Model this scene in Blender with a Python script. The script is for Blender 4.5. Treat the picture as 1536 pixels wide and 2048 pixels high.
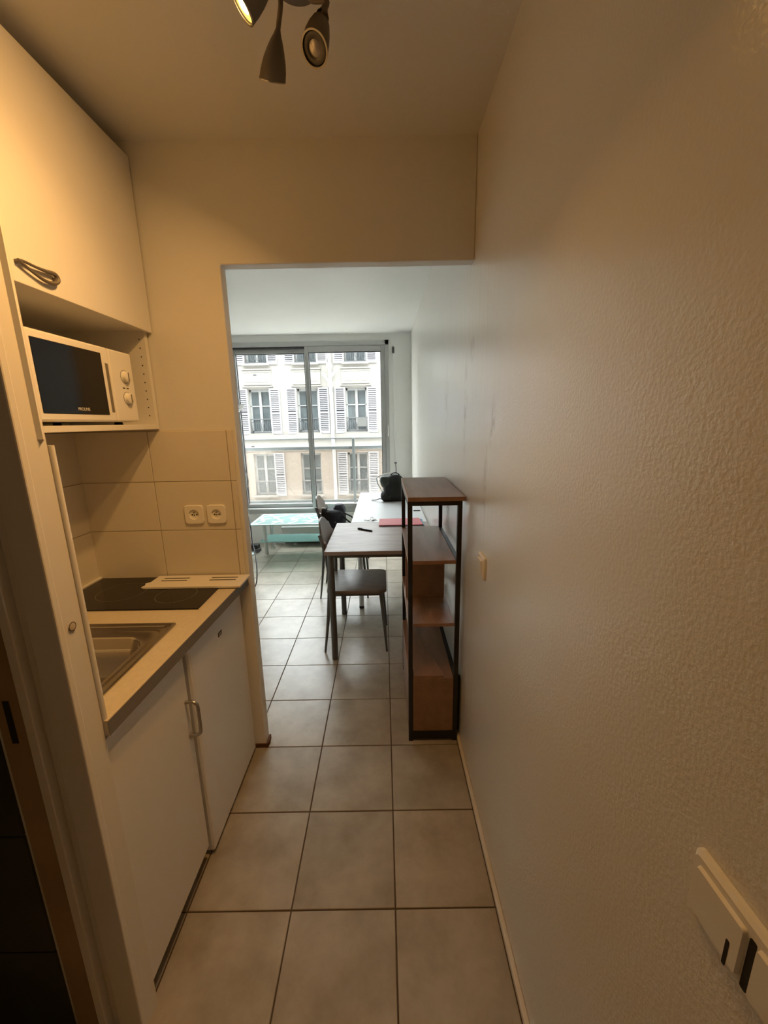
import bpy, bmesh, math, random
from mathutils import Vector, Matrix
random.seed(7)
for o in list(bpy.data.objects): bpy.data.objects.remove(o)
S = bpy.context.scene
C = S.collection

# ------------------------------------------------------------------ camera
YAW, PITCH, ROLL, FOC = -0.001718, -0.221308, -0.018220, 803.356
CAM = Vector((-0.0119, -1.6422, 1.5211))
fw = Vector((math.sin(YAW)*math.cos(PITCH), math.cos(YAW)*math.cos(PITCH), math.sin(PITCH)))
r0 = Vector((math.cos(YAW), -math.sin(YAW), 0)); u0 = r0.cross(fw)
rt = math.cos(ROLL)*r0 + math.sin(ROLL)*u0
up = -math.sin(ROLL)*r0 + math.cos(ROLL)*u0
cd = bpy.data.cameras.new('camera'); cam = bpy.data.objects.new('camera', cd); C.objects.link(cam)
cd.sensor_fit = 'HORIZONTAL'; cd.sensor_width = 36; cd.lens = FOC/1536*36
cd.clip_start = 0.02; cd.clip_end = 200
mw = Matrix((rt, up, -fw)).transposed().to_4x4(); mw.translation = CAM
cam.matrix_world = mw
S.camera = cam
def at(px, py, axis, val):
    """pixel -> point on the plane axis = val"""
    d = fw + (px-768)/FOC*rt - (py-1024)/FOC*up
    return CAM + d*((val-CAM[axis])/d[axis])

# ------------------------------------------------------------------ world and light
W = bpy.data.worlds.new('overcast'); S.world = W; W.use_nodes = True
bg = W.node_tree.nodes['Background']; bg.inputs[0].default_value = (0.93, 0.97, 1.0, 1); bg.inputs[1].default_value = 17.2
S.view_settings.view_transform = 'Standard'; S.view_settings.look = 'None'
S.view_settings.gamma = 1; S.view_settings.use_curve_mapping = False
S.view_settings.exposure = 0.0
BULB_W = 3.3       # wide glow of the lit bulb
BEAM_W = 7.0       # its beam
BULB_COL = (1.0, 0.53, 0.165)

# ------------------------------------------------------------------ materials
MATS = {}
def M(name, col, rough=0.5, metal=0.0, spec=0.5, var=None, bump=None, stretch=(1, 1, 1), rnd=0.0, emit=None, coat=0.0, col2=None):
    """var=(scale, amount) colour mottling; bump=(scale, strength); stretch scales the noise space"""
    m = bpy.data.materials.new(name); m.use_nodes = True; MATS[name] = m
    nt = m.node_tree; N = nt.nodes; L = nt.links; b = N['Principled BSDF']
    b.inputs['Base Color'].default_value = (*col, 1); b.inputs['Roughness'].default_value = rough
    b.inputs['Metallic'].default_value = metal; b.inputs['Specular IOR Level'].default_value = spec
    b.inputs['Coat Weight'].default_value = coat
    if emit: b.inputs['Emission Color'].default_value = (*emit[0], 1); b.inputs['Emission Strength'].default_value = emit[1]
    if var or bump or rnd:
        g = N.new('ShaderNodeNewGeometry'); mp = N.new('ShaderNodeMapping'); mp.inputs['Scale'].default_value = stretch
        L.new(g.outputs['Position'], mp.inputs['Vector'])
        vec = mp.outputs[0]
        if rnd:
            oi = N.new('ShaderNodeObjectInfo'); ad = N.new('ShaderNodeVectorMath'); ad.operation = 'ADD'
            ml = N.new('ShaderNodeMath'); ml.operation = 'MULTIPLY'; ml.inputs[1].default_value = 37
            L.new(oi.outputs['Random'], ml.inputs[0]); L.new(vec, ad.inputs[0]); L.new(ml.outputs[0], ad.inputs[1]); vec = ad.outputs[0]
    if var or rnd:
        n = N.new('ShaderNodeTexNoise'); n.inputs['Scale'].default_value = var[0]; n.inputs['Detail'].default_value = 5; n.inputs['Roughness'].default_value = .62
        L.new(vec, n.inputs['Vector'])
        mr = N.new('ShaderNodeMapRange'); mr.inputs[1].default_value = .3; mr.inputs[2].default_value = .7
        L.new(n.outputs[0], mr.inputs[0])
        mx = N.new('ShaderNodeMix'); mx.data_type = 'RGBA'
        c2 = col2 or tuple(c*(1-var[1]) for c in col)
        mx.inputs[6].default_value = (*col, 1); mx.inputs[7].default_value = (*c2, 1)
        L.new(mr.outputs[0], mx.inputs[0]); out = mx.outputs[2]
        if rnd:
            hs = N.new('ShaderNodeHueSaturation'); m2 = N.new('ShaderNodeMapRange'); m2.inputs[3].default_value = 1-rnd; m2.inputs[4].default_value = 1+rnd
            L.new(oi.outputs['Random'], m2.inputs[0]); L.new(m2.outputs[0], hs.inputs['Value']); L.new(out, hs.inputs['Color']); out = hs.outputs[0]
        L.new(out, b.inputs['Base Color'])
    if bump:
        n2 = N.new('ShaderNodeTexNoise'); n2.inputs['Scale'].default_value = bump[0]; n2.inputs['Detail'].default_value = 3
        L.new(vec, n2.inputs['Vector'])
        bp = N.new('ShaderNodeBump'); bp.inputs['Strength'].default_value = bump[1]; bp.inputs['Distance'].default_value = .004
        L.new(n2.outputs[0], bp.inputs['Height']); L.new(bp.outputs[0], b.inputs['Normal'])
    return m
M('wall', (.79, .765, .71), .6, var=(1.3, .06), bump=(160, .12))
M('ceiling', (.80, .785, .75), .45, var=(1.5, .04), bump=(120, .1))
M('living_paint', (.88, .88, .85), .45, var=(1.5, .04), bump=(140, .1))
M('floor_tile', (.47, .42, .35), .29, spec=.35, var=(6, .22), bump=(300, .03), rnd=.06, col2=(.31, .265, .205))
M('grout', (.085, .06, .04), .9)
M('wall_tile', (.74, .69, .60), .28, var=(4, .06), bump=(14, .05), rnd=.02)
M('wall_grout', (.50, .40, .28), .9)
M('bath_tile_dim', (.035, .04, .035), .35, var=(5, .3))  # dark colour stands in for the unlit side room
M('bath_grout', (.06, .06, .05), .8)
M('cab_white', (.80, .78, .74), .38, var=(2, .03))
M('fridge_white', (.80, .80, .80), .3)
M('worktop', (.66, .585, .44), .42, var=(60, .10))
M('worktop_edge', (.19, .17, .14), .5)
M('steel', (.52, .50, .47), .22, 1.0, bump=(30, .03), stretch=(1, 12, 1))
M('chrome', (.75, .74, .72), .15, 1.0)
M('nickel', (.20, .175, .15), .55, .6, bump=(60, .03))
M('black_glass', (.006, .005, .006), .12, spec=.4)
M('micro_white', (.82, .80, .76), .35)
M('print', (.6, .58, .54), .5)
M('dark', (.012, .010, .009), .7)
M('kick', (.05, .035, .025), .8)
M('plastic', (.84, .81, .74), .3)
M('frame_tan', (.42, .28, .15), .55, var=(3, .3))
M('frame_white', (.79, .75, .68), .5, var=(2, .06))
M('alu', (.44, .45, .44), .38, .55)
M('rail_metal', (.10, .11, .11), .5)
M('concrete', (.62, .60, .56), .8, var=(3, .15))
M('handle_metal', (.42, .40, .37), .25, 1.0)
M('gasket', (.02, .02, .02), .6)
M('wood_table', (.40, .325, .285), .36, var=(7, .3), stretch=(.7, 3.2, 3), bump=(60, .05), col2=(.27, .205, .175))
M('wood_chair', (.20, .15, .115), .38, var=(9, .3), stretch=(1, 4, 1), col2=(.13, .095, .07))
M('wood_shelf', (.33, .19, .12), .38, var=(6, .3), stretch=(3.5, .6, 3), bump=(60, .04), col2=(.22, .13, .085))
M('wood_edge', (.55, .42, .32), .5)
M('grey_metal', (.115, .115, .11), .42, .3)
M('black_metal', (.012, .012, .013), .42, .1)
M('white_table', (.80, .82, .84), .32, var=(2, .03))
M('pink', (.72, .20, .23), .6)
M('blue', (.16, .30, .42), .6)
M('black_plastic', (.012, .012, .013), .4)
M('fabric_black', (.011, .012, .012), .75, bump=(220, .3), var=(10, .4))
M('fabric_green', (.028, .034, .026), .65, bump=(200, .3))
M('fabric_navy', (.012, .013, .026), .7, bump=(180, .3))
M('lamp_white', (.62, .62, .59), .5)
M('lamp_bowl_backlit', (.40, .40, .38), .5)  # white bowl greyed, its backlit shade put into the colour
M('white_wire', (.82, .82, .80), .4)
M('stone', (.275, .26, .235), .8, var=(.8, .08))
M('stone_low', (.26, .22, .185), .8, var=(.8, .08))
M('stone_trim', (.21, .195, .175), .8)
M('shutter', (.285, .285, .30), .6)
M('gap_shade', (.05, .05, .06), .8)
M('win_paint', (.33, .33, .33), .5)
M('win_dark', (.09, .11, .12), .2, var=(2.2, .45), stretch=(3, 1, .8))
M('iron', (.05, .055, .06), .6)
M('asphalt', (.32, .32, .31), .9)
M('lens', (.9, .8, .6), .3, emit=((1.0, .62, .13), 1.3))
M('lens_hot', (.9, .8, .6), .3, emit=((1.0, .85, .5), 8.0))
M('lens_off', (.10, .095, .09), .3, .7)
M('bulb_off', (.55, .52, .48), .3, .8)
M('rust', (.16, .07, .025), .9, var=(30, .5))
M('glass_edge', (.35, .62, .58), .15)
M('frost_white', (.58, .64, .64), .4)
M('screw', (.55, .47, .36), .5)
M('grey_box', (.16, .16, .17), .6, var=(20, .6))

def glassy(name, tint, transp, diff=None, dcol=(.9, .9, .9), rough=.02):
    """thin sheet glass: transparent + a little gloss (+ some dirt / frosting)"""
    m = bpy.data.materials.new(name); m.use_nodes = True; MATS[name] = m
    nt = m.node_tree; N = nt.nodes; L = nt.links
    N.remove(N['Principled BSDF']); out = N['Material Output']
    t = N.new('ShaderNodeBsdfTransparent'); t.inputs[0].default_value = (*tint, 1)
    g = N.new('ShaderNodeBsdfGlossy'); g.inputs['Roughness'].default_value = rough
    mx = N.new('ShaderNodeMixShader'); mx.inputs[0].default_value = 1-transp
    L.new(t.outputs[0], mx.inputs[1]); L.new(g.outputs[0], mx.inputs[2]); last = mx
    if diff:
        d = N.new('ShaderNodeBsdfDiffuse'); d.inputs[0].default_value = (*dcol, 1)
        m2 = N.new('ShaderNodeMixShader'); m2.inputs[0].default_value = diff
        L.new(mx.outputs[0], m2.inputs[1]); L.new(d.outputs[0], m2.inputs[2]); last = m2
    L.new(last.outputs[0], out.inputs[0]); return m
glassy('pane', (.98, 1, .99), .96)
glassy('rail_glass', (.86, .83, .80), .96, .035, (.8, .78, .76))
glassy('table_glass', (.80, .95, .93), .92, .36, (.46, .62, .61))

# right wall: roller-textured satin paint with dried vertical runs and scuffs
def right_wall_mat():
    m = M('right_wall', (.80, .77, .71), .36, spec=.75, coat=.55)
    nt = m.node_tree; N = nt.nodes; L = nt.links; b = N['Principled BSDF']
    b.inputs['Coat Roughness'].default_value = .29
    g = N.new('ShaderNodeNewGeometry')
    def noise(scale, st, det=3):
        mp = N.new('ShaderNodeMapping'); mp.inputs['Scale'].default_value = st
        n = N.new('ShaderNodeTexNoise'); n.inputs['Scale'].default_value = scale; n.inputs['Detail'].default_value = det
        L.new(g.outputs['Position'], mp.inputs[0]); L.new(mp.outputs[0], n.inputs['Vector']); return n.outputs[0]
    def math_(op, a, bb):
        n = N.new('ShaderNodeMath'); n.operation = op
        for i, v in enumerate((a, bb)):
            if isinstance(v, (int, float)): n.inputs[i].default_value = v
            else: L.new(v, n.inputs[i])
        return n.outputs[0]
    peel = noise(150, (1, 1, 1), 2)
    runs = noise(5, (1, 6.0, .5), 5)
    big = noise(1.6, (1, 1, 1), 2)
    sp = N.new('ShaderNodeSeparateXYZ'); L.new(g.outputs['Position'], sp.inputs[0])
    my = N.new('ShaderNodeMapRange'); my.interpolation_type = 'SMOOTHSTEP'; my.inputs[1].default_value = -.7; my.inputs[2].default_value = .1
    L.new(sp.outputs[1], my.inputs[0])
    h = math_('ADD', math_('MULTIPLY', peel, math_('SUBTRACT', .75, math_('MULTIPLY', my.outputs[0], .55))), math_('MULTIPLY', math_('MULTIPLY', runs, my.outputs[0]), 2.6))
    bp = N.new('ShaderNodeBump'); bp.inputs['Strength'].default_value = .34; bp.inputs['Distance'].default_value = .004
    L.new(h, bp.inputs['Height']); L.new(bp.outputs[0], b.inputs['Normal'])
    mr = N.new('ShaderNodeMapRange'); mr.inputs[1].default_value = .35; mr.inputs[2].default_value = .65; mr.inputs[3].default_value = .285; mr.inputs[4].default_value = .34
    L.new(big, mr.inputs[0]); L.new(mr.outputs[0], b.inputs['Roughness'])
    # scuffs: soft elongated stains at given (y, z)
    fac = None
    sn = noise(40, (1, 1, .5), 4)
    for (y, z, ry, rz, a) in ((-.34, 1.505, .05, .10, 1.3), (-.27, 1.30, .04, .2, .6), (.10, 1.56, .05, .26, .9), (0.0, 1.80, .05, .07, 1.0), (.62, 1.62, .09, .22, .6)):
        dy = math_('DIVIDE', math_('SUBTRACT', sp.outputs[1], y), ry); dz = math_('DIVIDE', math_('SUBTRACT', sp.outputs[2], z), rz)
        d = math_('SQRT', math_('ADD', math_('MULTIPLY', dy, dy), math_('MULTIPLY', dz, dz)), 0)
        f = math_('MULTIPLY', math_('MAXIMUM', math_('SUBTRACT', 1, d), 0), a)
        fac = f if fac is None else math_('ADD', fac, f)
    th = N.new('ShaderNodeMapRange'); th.inputs[1].default_value = .42; th.inputs[2].default_value = .62; L.new(sn, th.inputs[0])
    fac = math_('MULTIPLY', fac, th.outputs[0])
    mx = N.new('ShaderNodeMix'); mx.data_type = 'RGBA'; mx.clamp_factor = True
    mx.inputs[6].default_value = (.79, .76, .70, 1); mx.inputs[7].default_value = (.42, .33, .24, 1)
    L.new(fac, mx.inputs[0]); L.new(mx.outputs[2], b.inputs['Base Color'])
right_wall_mat()

# ------------------------------------------------------------------ mesh helpers
ORG = {}
class MB:
    def __init__(s): s.v = []; s.f = []; s.smooth = False
    def add(s, vs, fs):
        n = len(s.v); s.v += [Vector(v) for v in vs]; s.f += [tuple(i+n for i in f) for f in fs]; return s
    def box(s, x0, x1, y0, y1, z0, z1):
        x0, x1 = sorted((x0, x1)); y0, y1 = sorted((y0, y1)); z0, z1 = sorted((z0, z1))
        return s.add([(x0,y0,z0),(x1,y0,z0),(x1,y1,z0),(x0,y1,z0),(x0,y0,z1),(x1,y0,z1),(x1,y1,z1),(x0,y1,z1)],
                     [(3,2,1,0),(4,5,6,7),(0,1,5,4),(1,2,6,5),(2,3,7,6),(3,0,4,7)])
    def prism(s, poly, z0, z1):
        n = len(poly)
        return s.add([(x,y,z0) for x,y in poly]+[(x,y,z1) for x,y in poly],
                     [tuple(range(n-1,-1,-1)), tuple(range(n,2*n))]+[(i,(i+1)%n,(i+1)%n+n,i+n) for i in range(n)])
    def loft(s, loops, cap0=True, cap1=True):
        n = len(loops[0]); vs = [p for l in loops for p in l]; fs = []
        for k in range(len(loops)-1):
            for i in range(n):
                j = (i+1) % n; fs.append((k*n+i, k*n+j, (k+1)*n+j, (k+1)*n+i))
        if cap0: fs.append(tuple(range(n-1, -1, -1)))
        if cap1: fs.append(tuple(range((len(loops)-1)*n, len(loops)*n)))
        return s.add(vs, fs)
    def tube(s, pts, r, n=8, caps=True, flat=None):
        pts = [Vector(p) for p in pts]; rs = r if isinstance(r, (list, tuple)) else [r]*len(pts)
        loops = []; prev = None
        for i, p in enumerate(pts):
            t = (pts[min(i+1, len(pts)-1)]-pts[max(i-1, 0)]).normalized()
            if prev is None:
                a = Vector((0, 0, 1)) if abs(t.z) < .9 else Vector((1, 0, 0)); u = t.cross(a).normalized()
            else:
                u = (prev - t*prev.dot(t)).normalized()
            prev = u; w = t.cross(u); k = flat or 1
            loops.append([p + rs[i]*(math.cos(2*math.pi*j/n)*u + math.sin(2*math.pi*j/n)*w*k) for j in range(n)])
        s.smooth = True
        return s.loft(loops, caps, caps)
    def lathe(s, prof, origin, axis=(0, 0, 1), n=24, cap0=True, cap1=True):
        """prof = [(radius, height)] about axis at origin"""
        ax = Vector(axis).normalized(); a = Vector((0, 0, 1)) if abs(ax.z) < .9 else Vector((1, 0, 0))
        u = ax.cross(a).normalized(); w = ax.cross(u); o = Vector(origin)
        s.smooth = True
        return s.loft([[o+ax*h+r*(math.cos(2*math.pi*j/n)*u+math.sin(2*math.pi*j/n)*w) for j in range(n)] for r, h in prof], cap0, cap1)
    def xf(s, mat):
        s.v = [mat @ v for v in s.v]; return s
    def build(s, name, mat, parent=None, origin=None, bevel=0, smooth=None, sub=0):
        if origin is None:
            if parent is not None: origin = ORG[parent]
            else:
                xs = [v.x for v in s.v]; ys = [v.y for v in s.v]
                origin = Vector(((min(xs)+max(xs))/2, (min(ys)+max(ys))/2, min(v.z for v in s.v)))
        origin = Vector(origin)
        me = bpy.data.meshes.new(name); me.from_pydata([v-origin for v in s.v], [], s.f)
        bm = bmesh.new(); bm.from_mesh(me); bmesh.ops.recalc_face_normals(bm, faces=bm.faces); bm.to_mesh(me); bm.free()
        me.materials.append(MATS[mat])
        o = bpy.data.objects.new(name, me); C.objects.link(o); ORG[o] = origin
        if parent is not None: o.parent = parent; o.location = origin-ORG[parent]
        else: o.location = origin
        sm = s.smooth if smooth is None else smooth
        if sub:
            md = o.modifiers.new('sub', 'SUBSURF'); md.levels = sub; md.render_levels = sub; sm = True
        if bevel:
            md = o.modifiers.new('bevel', 'BEVEL'); md.width = bevel; md.segments = 2; md.limit_method = 'ANGLE'
        if sm:
            me.polygons.foreach_set('use_smooth', [True]*len(me.polygons))
            me.set_sharp_from_angle(angle=math.radians(40))
        return o
def B(*a): return MB().box(*a)
def tag(o, label, cat, group=None, kind=None):
    o['label'] = label; o['category'] = cat
    if group: o['group'] = group
    if kind: o['kind'] = kind
    return o
def thing(name, loc, label, cat, group=None, kind=None):
    o = bpy.data.objects.new(name, None); C.objects.link(o); o.location = loc; o.empty_display_size = .05
    ORG[o] = Vector(loc); return tag(o, label, cat, group, kind)
def place(src, name, parent, origin):
    """another object on the mesh of src, at a world origin"""
    o = src.copy(); o.name = name; C.objects.link(o); o.parent = parent
    o.location = Vector(origin)-ORG[parent] if parent else Vector(origin); ORG[o] = Vector(origin); return o
def copy_tree(o, parent=None):
    c = o.copy(); C.objects.link(c); c.parent = parent; ORG[c] = ORG[o].copy()
    for ch in [x for x in bpy.data.objects if x.parent == o and x != c]: copy_tree(ch, c)
    return c
def rrect(cx, cy, hx, hy, r, z, k=5):
    r = min(r, hx*.999, hy*.999); pts = []
    for (sx, sy, a0) in ((1, 1, 0), (-1, 1, 90), (-1, -1, 180), (1, -1, 270)):
        for i in range(k):
            a = math.radians(a0+90*i/(k-1)); pts.append(Vector((cx+sx*(hx-r)+r*math.cos(a), cy+sy*(hy-r)+r*math.sin(a), z)))
    return pts
def bez(pts, n=8):
    """smooth Catmull-Rom through points"""
    P = [Vector(p) for p in pts]; P = [P[0]*2-P[1]]+P+[P[-1]*2-P[-2]]; out = []
    for i in range(1, len(P)-2):
        a, b, c, d = P[i-1:i+3]
        for j in range(n):
            t = j/n; out.append(.5*((2*b)+(c-a)*t+(2*a-5*b+4*c-d)*t*t+(3*b-a-3*c+d)*t**3))
    out.append(P[-2]); return out
def text_mesh(name, body, size, mat, parent, mtx, depth=.0003):
    cu = bpy.data.curves.new(name, 'FONT'); cu.body = body; cu.size = size; cu.align_x = 'CENTER'; cu.align_y = 'CENTER'; cu.extrude = depth
    t = bpy.data.objects.new(name, cu); C.objects.link(t); bpy.context.view_layer.update()
    me = bpy.data.meshes.new_from_object(t.evaluated_get(bpy.context.evaluated_depsgraph_get()))
    bpy.data.objects.remove(t); me.transform(Matrix.Translation(-ORG[parent]) @ mtx); me.materials.clear(); me.materials.append(MATS[mat])
    o = bpy.data.objects.new(name, me); C.objects.link(o); o.parent = parent; ORG[o] = ORG[parent].copy(); return o

# ------------------------------------------------------------------ the setting
XR, XL, YB, YN, XLIV = .335, -1.255, 3.40, -2.7, -2.45
ZK, ZL = 2.485, 2.53
T = 1/3
# floor: slab that shows as the grout, with every tile a piece of its own
fl = B(-2.5, XR+.1, YN-.05, YB+.1, -.12, -.003).build('floor', 'grout', origin=(0, 0, -.12)); tag(fl, 'beige stone-look tiled floor running from the kitchen to the window', 'floor', kind='structure')
gp = .0022
def tile_mesh(w, d):
    m = MB(); b = .0015
    lo = [(-w/2, -d/2), (w/2, -d/2), (w/2, d/2), (-w/2, d/2)]
    li = [(x*(1-2*b/w), y*(1-2*b/d)) for x, y in lo]
    m.loft([[Vector((x, y, -.01)) for x, y in lo], [Vector((x, y, -b)) for x, y in lo], [Vector((x, y, 0)) for x, y in li]])
    return m
ft = None; ftc = None
for i in range(-7, 1):
    for j in range(-8, 11):
        x0, y0 = i*T, j*T
        if j < -1 and i < -5: continue
        x1 = min(x0+T, .321); y1 = min(y0+T, YB)
        full = abs(x1-x0-T) < 1e-6 and abs(y1-y0-T) < 1e-6
        oo = Vector(((x0+x1)/2, (y0+y1)/2, 0))
        if full and ft: place(ft, 'tile', fl, oo); continue
        m = tile_mesh(x1-x0-2*gp, y1-y0-2*gp); m.v = [v+oo for v in m.v]
        o = m.build('tile', 'floor_tile', fl, origin=oo)
        if full: ft = o
tag(B(XR, XR+.12, YN, YB+.3, -.12, 2.75).build('wall_right', 'right_wall'), 'long cream right wall with satin roller texture and dried runs', 'wall', kind='structure')
tag(B(-1.6, XR+.12, YN, .03, ZK, ZK+.12).build('ceiling', 'ceiling'), 'cream kitchen ceiling above the spotlight fixture', 'ceiling', kind='structure')
tag(B(XLIV-.1, XR+.12, .03, YB+.1, ZL, ZL+.12).build('ceiling', 'living_paint'), 'white living room ceiling beyond the doorway', 'ceiling', kind='structure')
tag(B(-2.5, -1.6, YN, .03, ZK, ZK+.12).build('ceiling', 'ceiling'), 'unlit ceiling over the dark side room', 'ceiling', kind='structure')
m = MB().prism([(XLIV, -.01), (-.602, -.01), (-.602, 2.095), (XR, 2.095), (XR, 2.60), (XLIV, 2.60)], -.055, 0).xf(Matrix(((1, 0, 0, 0), (0, 0, -1, 0), (0, 1, 0, 0), (0, 0, 0, 1))))
wf = m.build('wall_front', 'wall', bevel=.004); tag(wf, 'cream wall around the wide doorway to the living room', 'wall', kind='structure')
wl = B(XL-.1, XL, -.875, 0, -.01, 2.6).build('wall_left', 'wall'); tag(wl, 'left kitchen wall behind the worktop', 'wall', kind='structure')
# side-room partition with the door frame profile at its end
wp = B(-2.4, -.65, -.918, -.87, -.01, 2.6).build('wall_partition', 'frame_white'); tag(wp, 'pale partition end beside the kitchen unit, at left edge', 'wall', kind='structure')
B(-.706, -.648, -.934, -.917, -.003, 2.6).build('edge_board', 'frame_white', wp, bevel=.003)
MB().lathe([(.0095, 0), (.0095, .0004), (.0080, .0004), (.0080, 0)], at(145, 1253, 0, -.648), (1, 0, 0), 18, False, False).build('screw_ring', 'kick', wp)
MB().lathe([(.0078, 0), (.0078, .0004), (.004, .0009)], at(145, 1253, 0, -.648), (1, 0, 0), 18).build('screw_cap', 'screw', wp)
MB().prism([(-.650, -.889), (-.643, -.884), (-.654, -.866), (-.662, -.872)], 1.500, 2.485).build('corner_strip', 'plastic', wp)
d1 = thing('door_1', (-.75, -1.35, 0), 'pale wooden door frame with latch slot at left edge', 'door frame', kind='structure')
B(-.752, -.732, -.940, -.917, 0, 2.05).build('stop_bead', 'frame_white', d1, bevel=.002)
B(-.81, -.752, -.934, -.917, 0, 2.05).build('jamb', 'frame_tan', d1, bevel=.002)
B(-.81, -.65, -1.74, -.934, 2.05, 2.09).build('head', 'frame_white', d1, bevel=.002)
B(-.81, -.65, -1.78, -1.74, 0, 2.09).build('jamb', 'frame_white', d1, bevel=.002)
B(-.790, -.777, -.9352, -.930, .885, .985).build('latch_slot', 'dark', d1)
m = MB().box(-.75, -.65, -1.78, -.934, 2.09, 2.6).box(-.75, -.65, YN, -1.78, -.01, 2.6)
tag(m.build('wall_corridor', 'wall'), 'corridor wall over and behind the side-room door', 'wall', kind='structure')
tag(B(-2.5, XR+.12, YN-.12, YN, -.01, 2.6).build('wall_near', 'wall'), 'cream wall behind the viewpoint', 'wall', kind='structure')
tag(B(-2.5, -2.4, YN, -.87, -.01, 2.6).build('wall_bathroom', 'bath_tile_dim'), 'tiled far wall of the unlit side room, shade put into its colour', 'wall', kind='structure')
bt = None     # side-room wall tiles beside the door frame, lack of light painted in
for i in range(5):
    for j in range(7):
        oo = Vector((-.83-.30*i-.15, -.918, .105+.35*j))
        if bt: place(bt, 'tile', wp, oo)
        else: bt = B(oo.x-.148, oo.x+.148, -.924, -.918, oo.z-.173, oo.z+.173).build('tile', 'bath_tile_dim', wp, origin=oo)
tag(B(.320, XR, YN, YB, 0, .022).build('baseboard_right', 'wall_tile', bevel=.004), 'low beige skirting strip along the right wall', 'baseboard', kind='structure')
m = MB().tube([(-.652, -.8615, .842), (-.652, -.8615, 1.488)], .0075, 10); m.box(-.72, -.652, -.866, -.858, .842, 1.486)
tag(m.build('trim_1', 'plastic'), 'thin white edging strip on the partition above the worktop', 'trim', kind='structure')
MB().prism([(-.652, -.004), (-.594, -.004), (-.590, .02), (-.594, .06), (-.602, .056), (-.602, 0), (-.652, 0)], .001, .022).build('rust_stain', 'rust', wf)

# backsplash tiles, 30 x 20 cm
def wall_tiles(parent, rects, axis, off, th=.006):
    cache = {}
    for (a0, a1, z0, z1) in rects:
        g = .0011; c = (a0+a1)/2; zc = (z0+z1)/2
        oo = Vector((c, off, zc)) if axis == 1 else Vector((off, c, zc))
        k = (round(a1-a0, 4), round(z1-z0, 4))
        if k in cache: place(cache[k], 'tile', parent, oo); continue
        w, h = (a1-a0)/2-g, (z1-z0)/2-g; b = .0012
        lo = [(-w, -h), (w, -h), (w, h), (-w, h)]; li = [(p-b*(1 if p > 0 else -1), q-b*(1 if q > 0 else -1)) for p, q in lo]
        f = (lambda p, q, t: oo+Vector((p, -t, q))) if axis == 1 else (lambda p, q, t: oo+Vector((t, p, q)))
        m = MB().loft([[f(p, q, .0005) for p, q in lo], [f(p, q, th-b) for p, q in lo], [f(p, q, th) for p, q in li]])
        cache[k] = m.build('tile', 'wall_tile', parent, origin=oo)
rows = [(.880, 1.090), (1.090, 1.296), (1.296, 1.500)]
B(XL, -.618, -.0025, 0, .88, 1.500).build('tile_grout', 'wall_grout', wf)
wall_tiles(wf, [(XL+.008, -.955, *r) for r in rows]+[(-.955, -.640, *r) for r in rows]+[(-.640, -.616, *r) for r in rows], 1, -.002)
B(XL, XL+.0025, -.868, 0, .88, 1.500).build('tile_grout', 'wall_grout', wl)
B(XL+.002, XL+.0098, -.0098, -.002, .88, 1.5).build('corner_seal', 'wall_tile', wf)
wall_tiles(wl, [(y-.287, y, *r) for y in (-.008, -.295, -.582) for r in rows], 0, XL+.002)

# window wall, sliding window
wx1, wx0, wz0, wz1 = .066, -1.86, .40, 2.455
m = MB().box(XLIV, wx0, YB, YB+.2, -.01, 2.6).box(wx1, XR, YB, YB+.2, -.01, 2.6).box(wx0, wx1, YB, YB+.2, -.01, wz0).box(wx0, wx1, YB, YB+.2, wz1, 2.6)
wb = m.build('wall_back', 'living_paint'); tag(wb, 'white end wall around the wide sliding window', 'wall', kind='structure')
tag(B(XLIV-.1, XLIV, 0, YB+.2, -.01, 2.6).build('wall_living', 'living_paint'), 'white left wall of the living room', 'wall', kind='structure')
w1 = thing('window_1', ((wx0+wx1)/2, YB, wz0), 'wide grey aluminium sliding window with two leaves', 'window', kind='structure')
f = MB(); fy0, fy1 = YB-.02, YB+.12
f.box(wx0, wx1, fy0, fy1, wz1-.055, wz1).box(wx0, wx1, fy0, fy1, wz0, wz0+.06).box(wx0, wx0+.05, fy0, fy1, wz0, wz1).box(wx1-.045, wx1, fy0, fy1, wz0, wz1)
f.build('outer_frame', 'alu', w1, bevel=.003)
B(wx0+.05, -.928, YB-.005, YB+.045, wz1-.072, wz1-.055).build('track_groove', 'gasket', w1)
def leaf(x0, x1, y, zt, zb, name='sash'):
    m = MB(); s = .045
    m.box(x0, x0+s, y-.02, y+.02, zb, zt).box(x1-s, x1, y-.02, y+.02, zb, zt).box(x0+s, x1-s, y-.02, y+.02, zt-.065, zt).box(x0+s, x1-s, y-.02, y+.02, zb, zb+.05)
    o = m.build(name, 'alu', w1, bevel=.003)
    g = MB(); e = .008
    g.box(x0+s, x0+s+e, y-.012, y+.012, zb+.05, zt-.065).box(x1-s-e, x1-s, y-.012, y+.012, zb+.05, zt-.065).box(x0+s, x1-s, y-.012, y+.012, zt-.065-e, zt-.065)
    g.build('gasket', 'gasket', o)
    B(x0+s-.005, x1-s+.005, y-.003, y+.003, zb+.045, zt-.06).build('pane', 'pane', o)
leaf(-.925, wx1-.045, YB+.01, wz1-.055, wz0+.06)
leaf(wx0+.05, -.895, YB+.07, wz1-.055, wz0+.06)
p0 = at(777, 850, 1, YB-.02); p1 = at(777, 874, 1, YB-.02)
MB().tube([(p0.x-.005, YB-.024, p0.z), (p0.x-.005, YB-.042, p0.z-.015), (p0.x-.005, YB-.042, p1.z+.015), (p0.x-.005, YB-.024, p1.z)], .006, 8).build('handle', 'chrome', w1)
sc = thing('shutter_crank', (at(790, 900, 1, YB-.03).x, YB-.03, 1.0), 'thin white crank rod hanging right of the window', 'crank')
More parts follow.
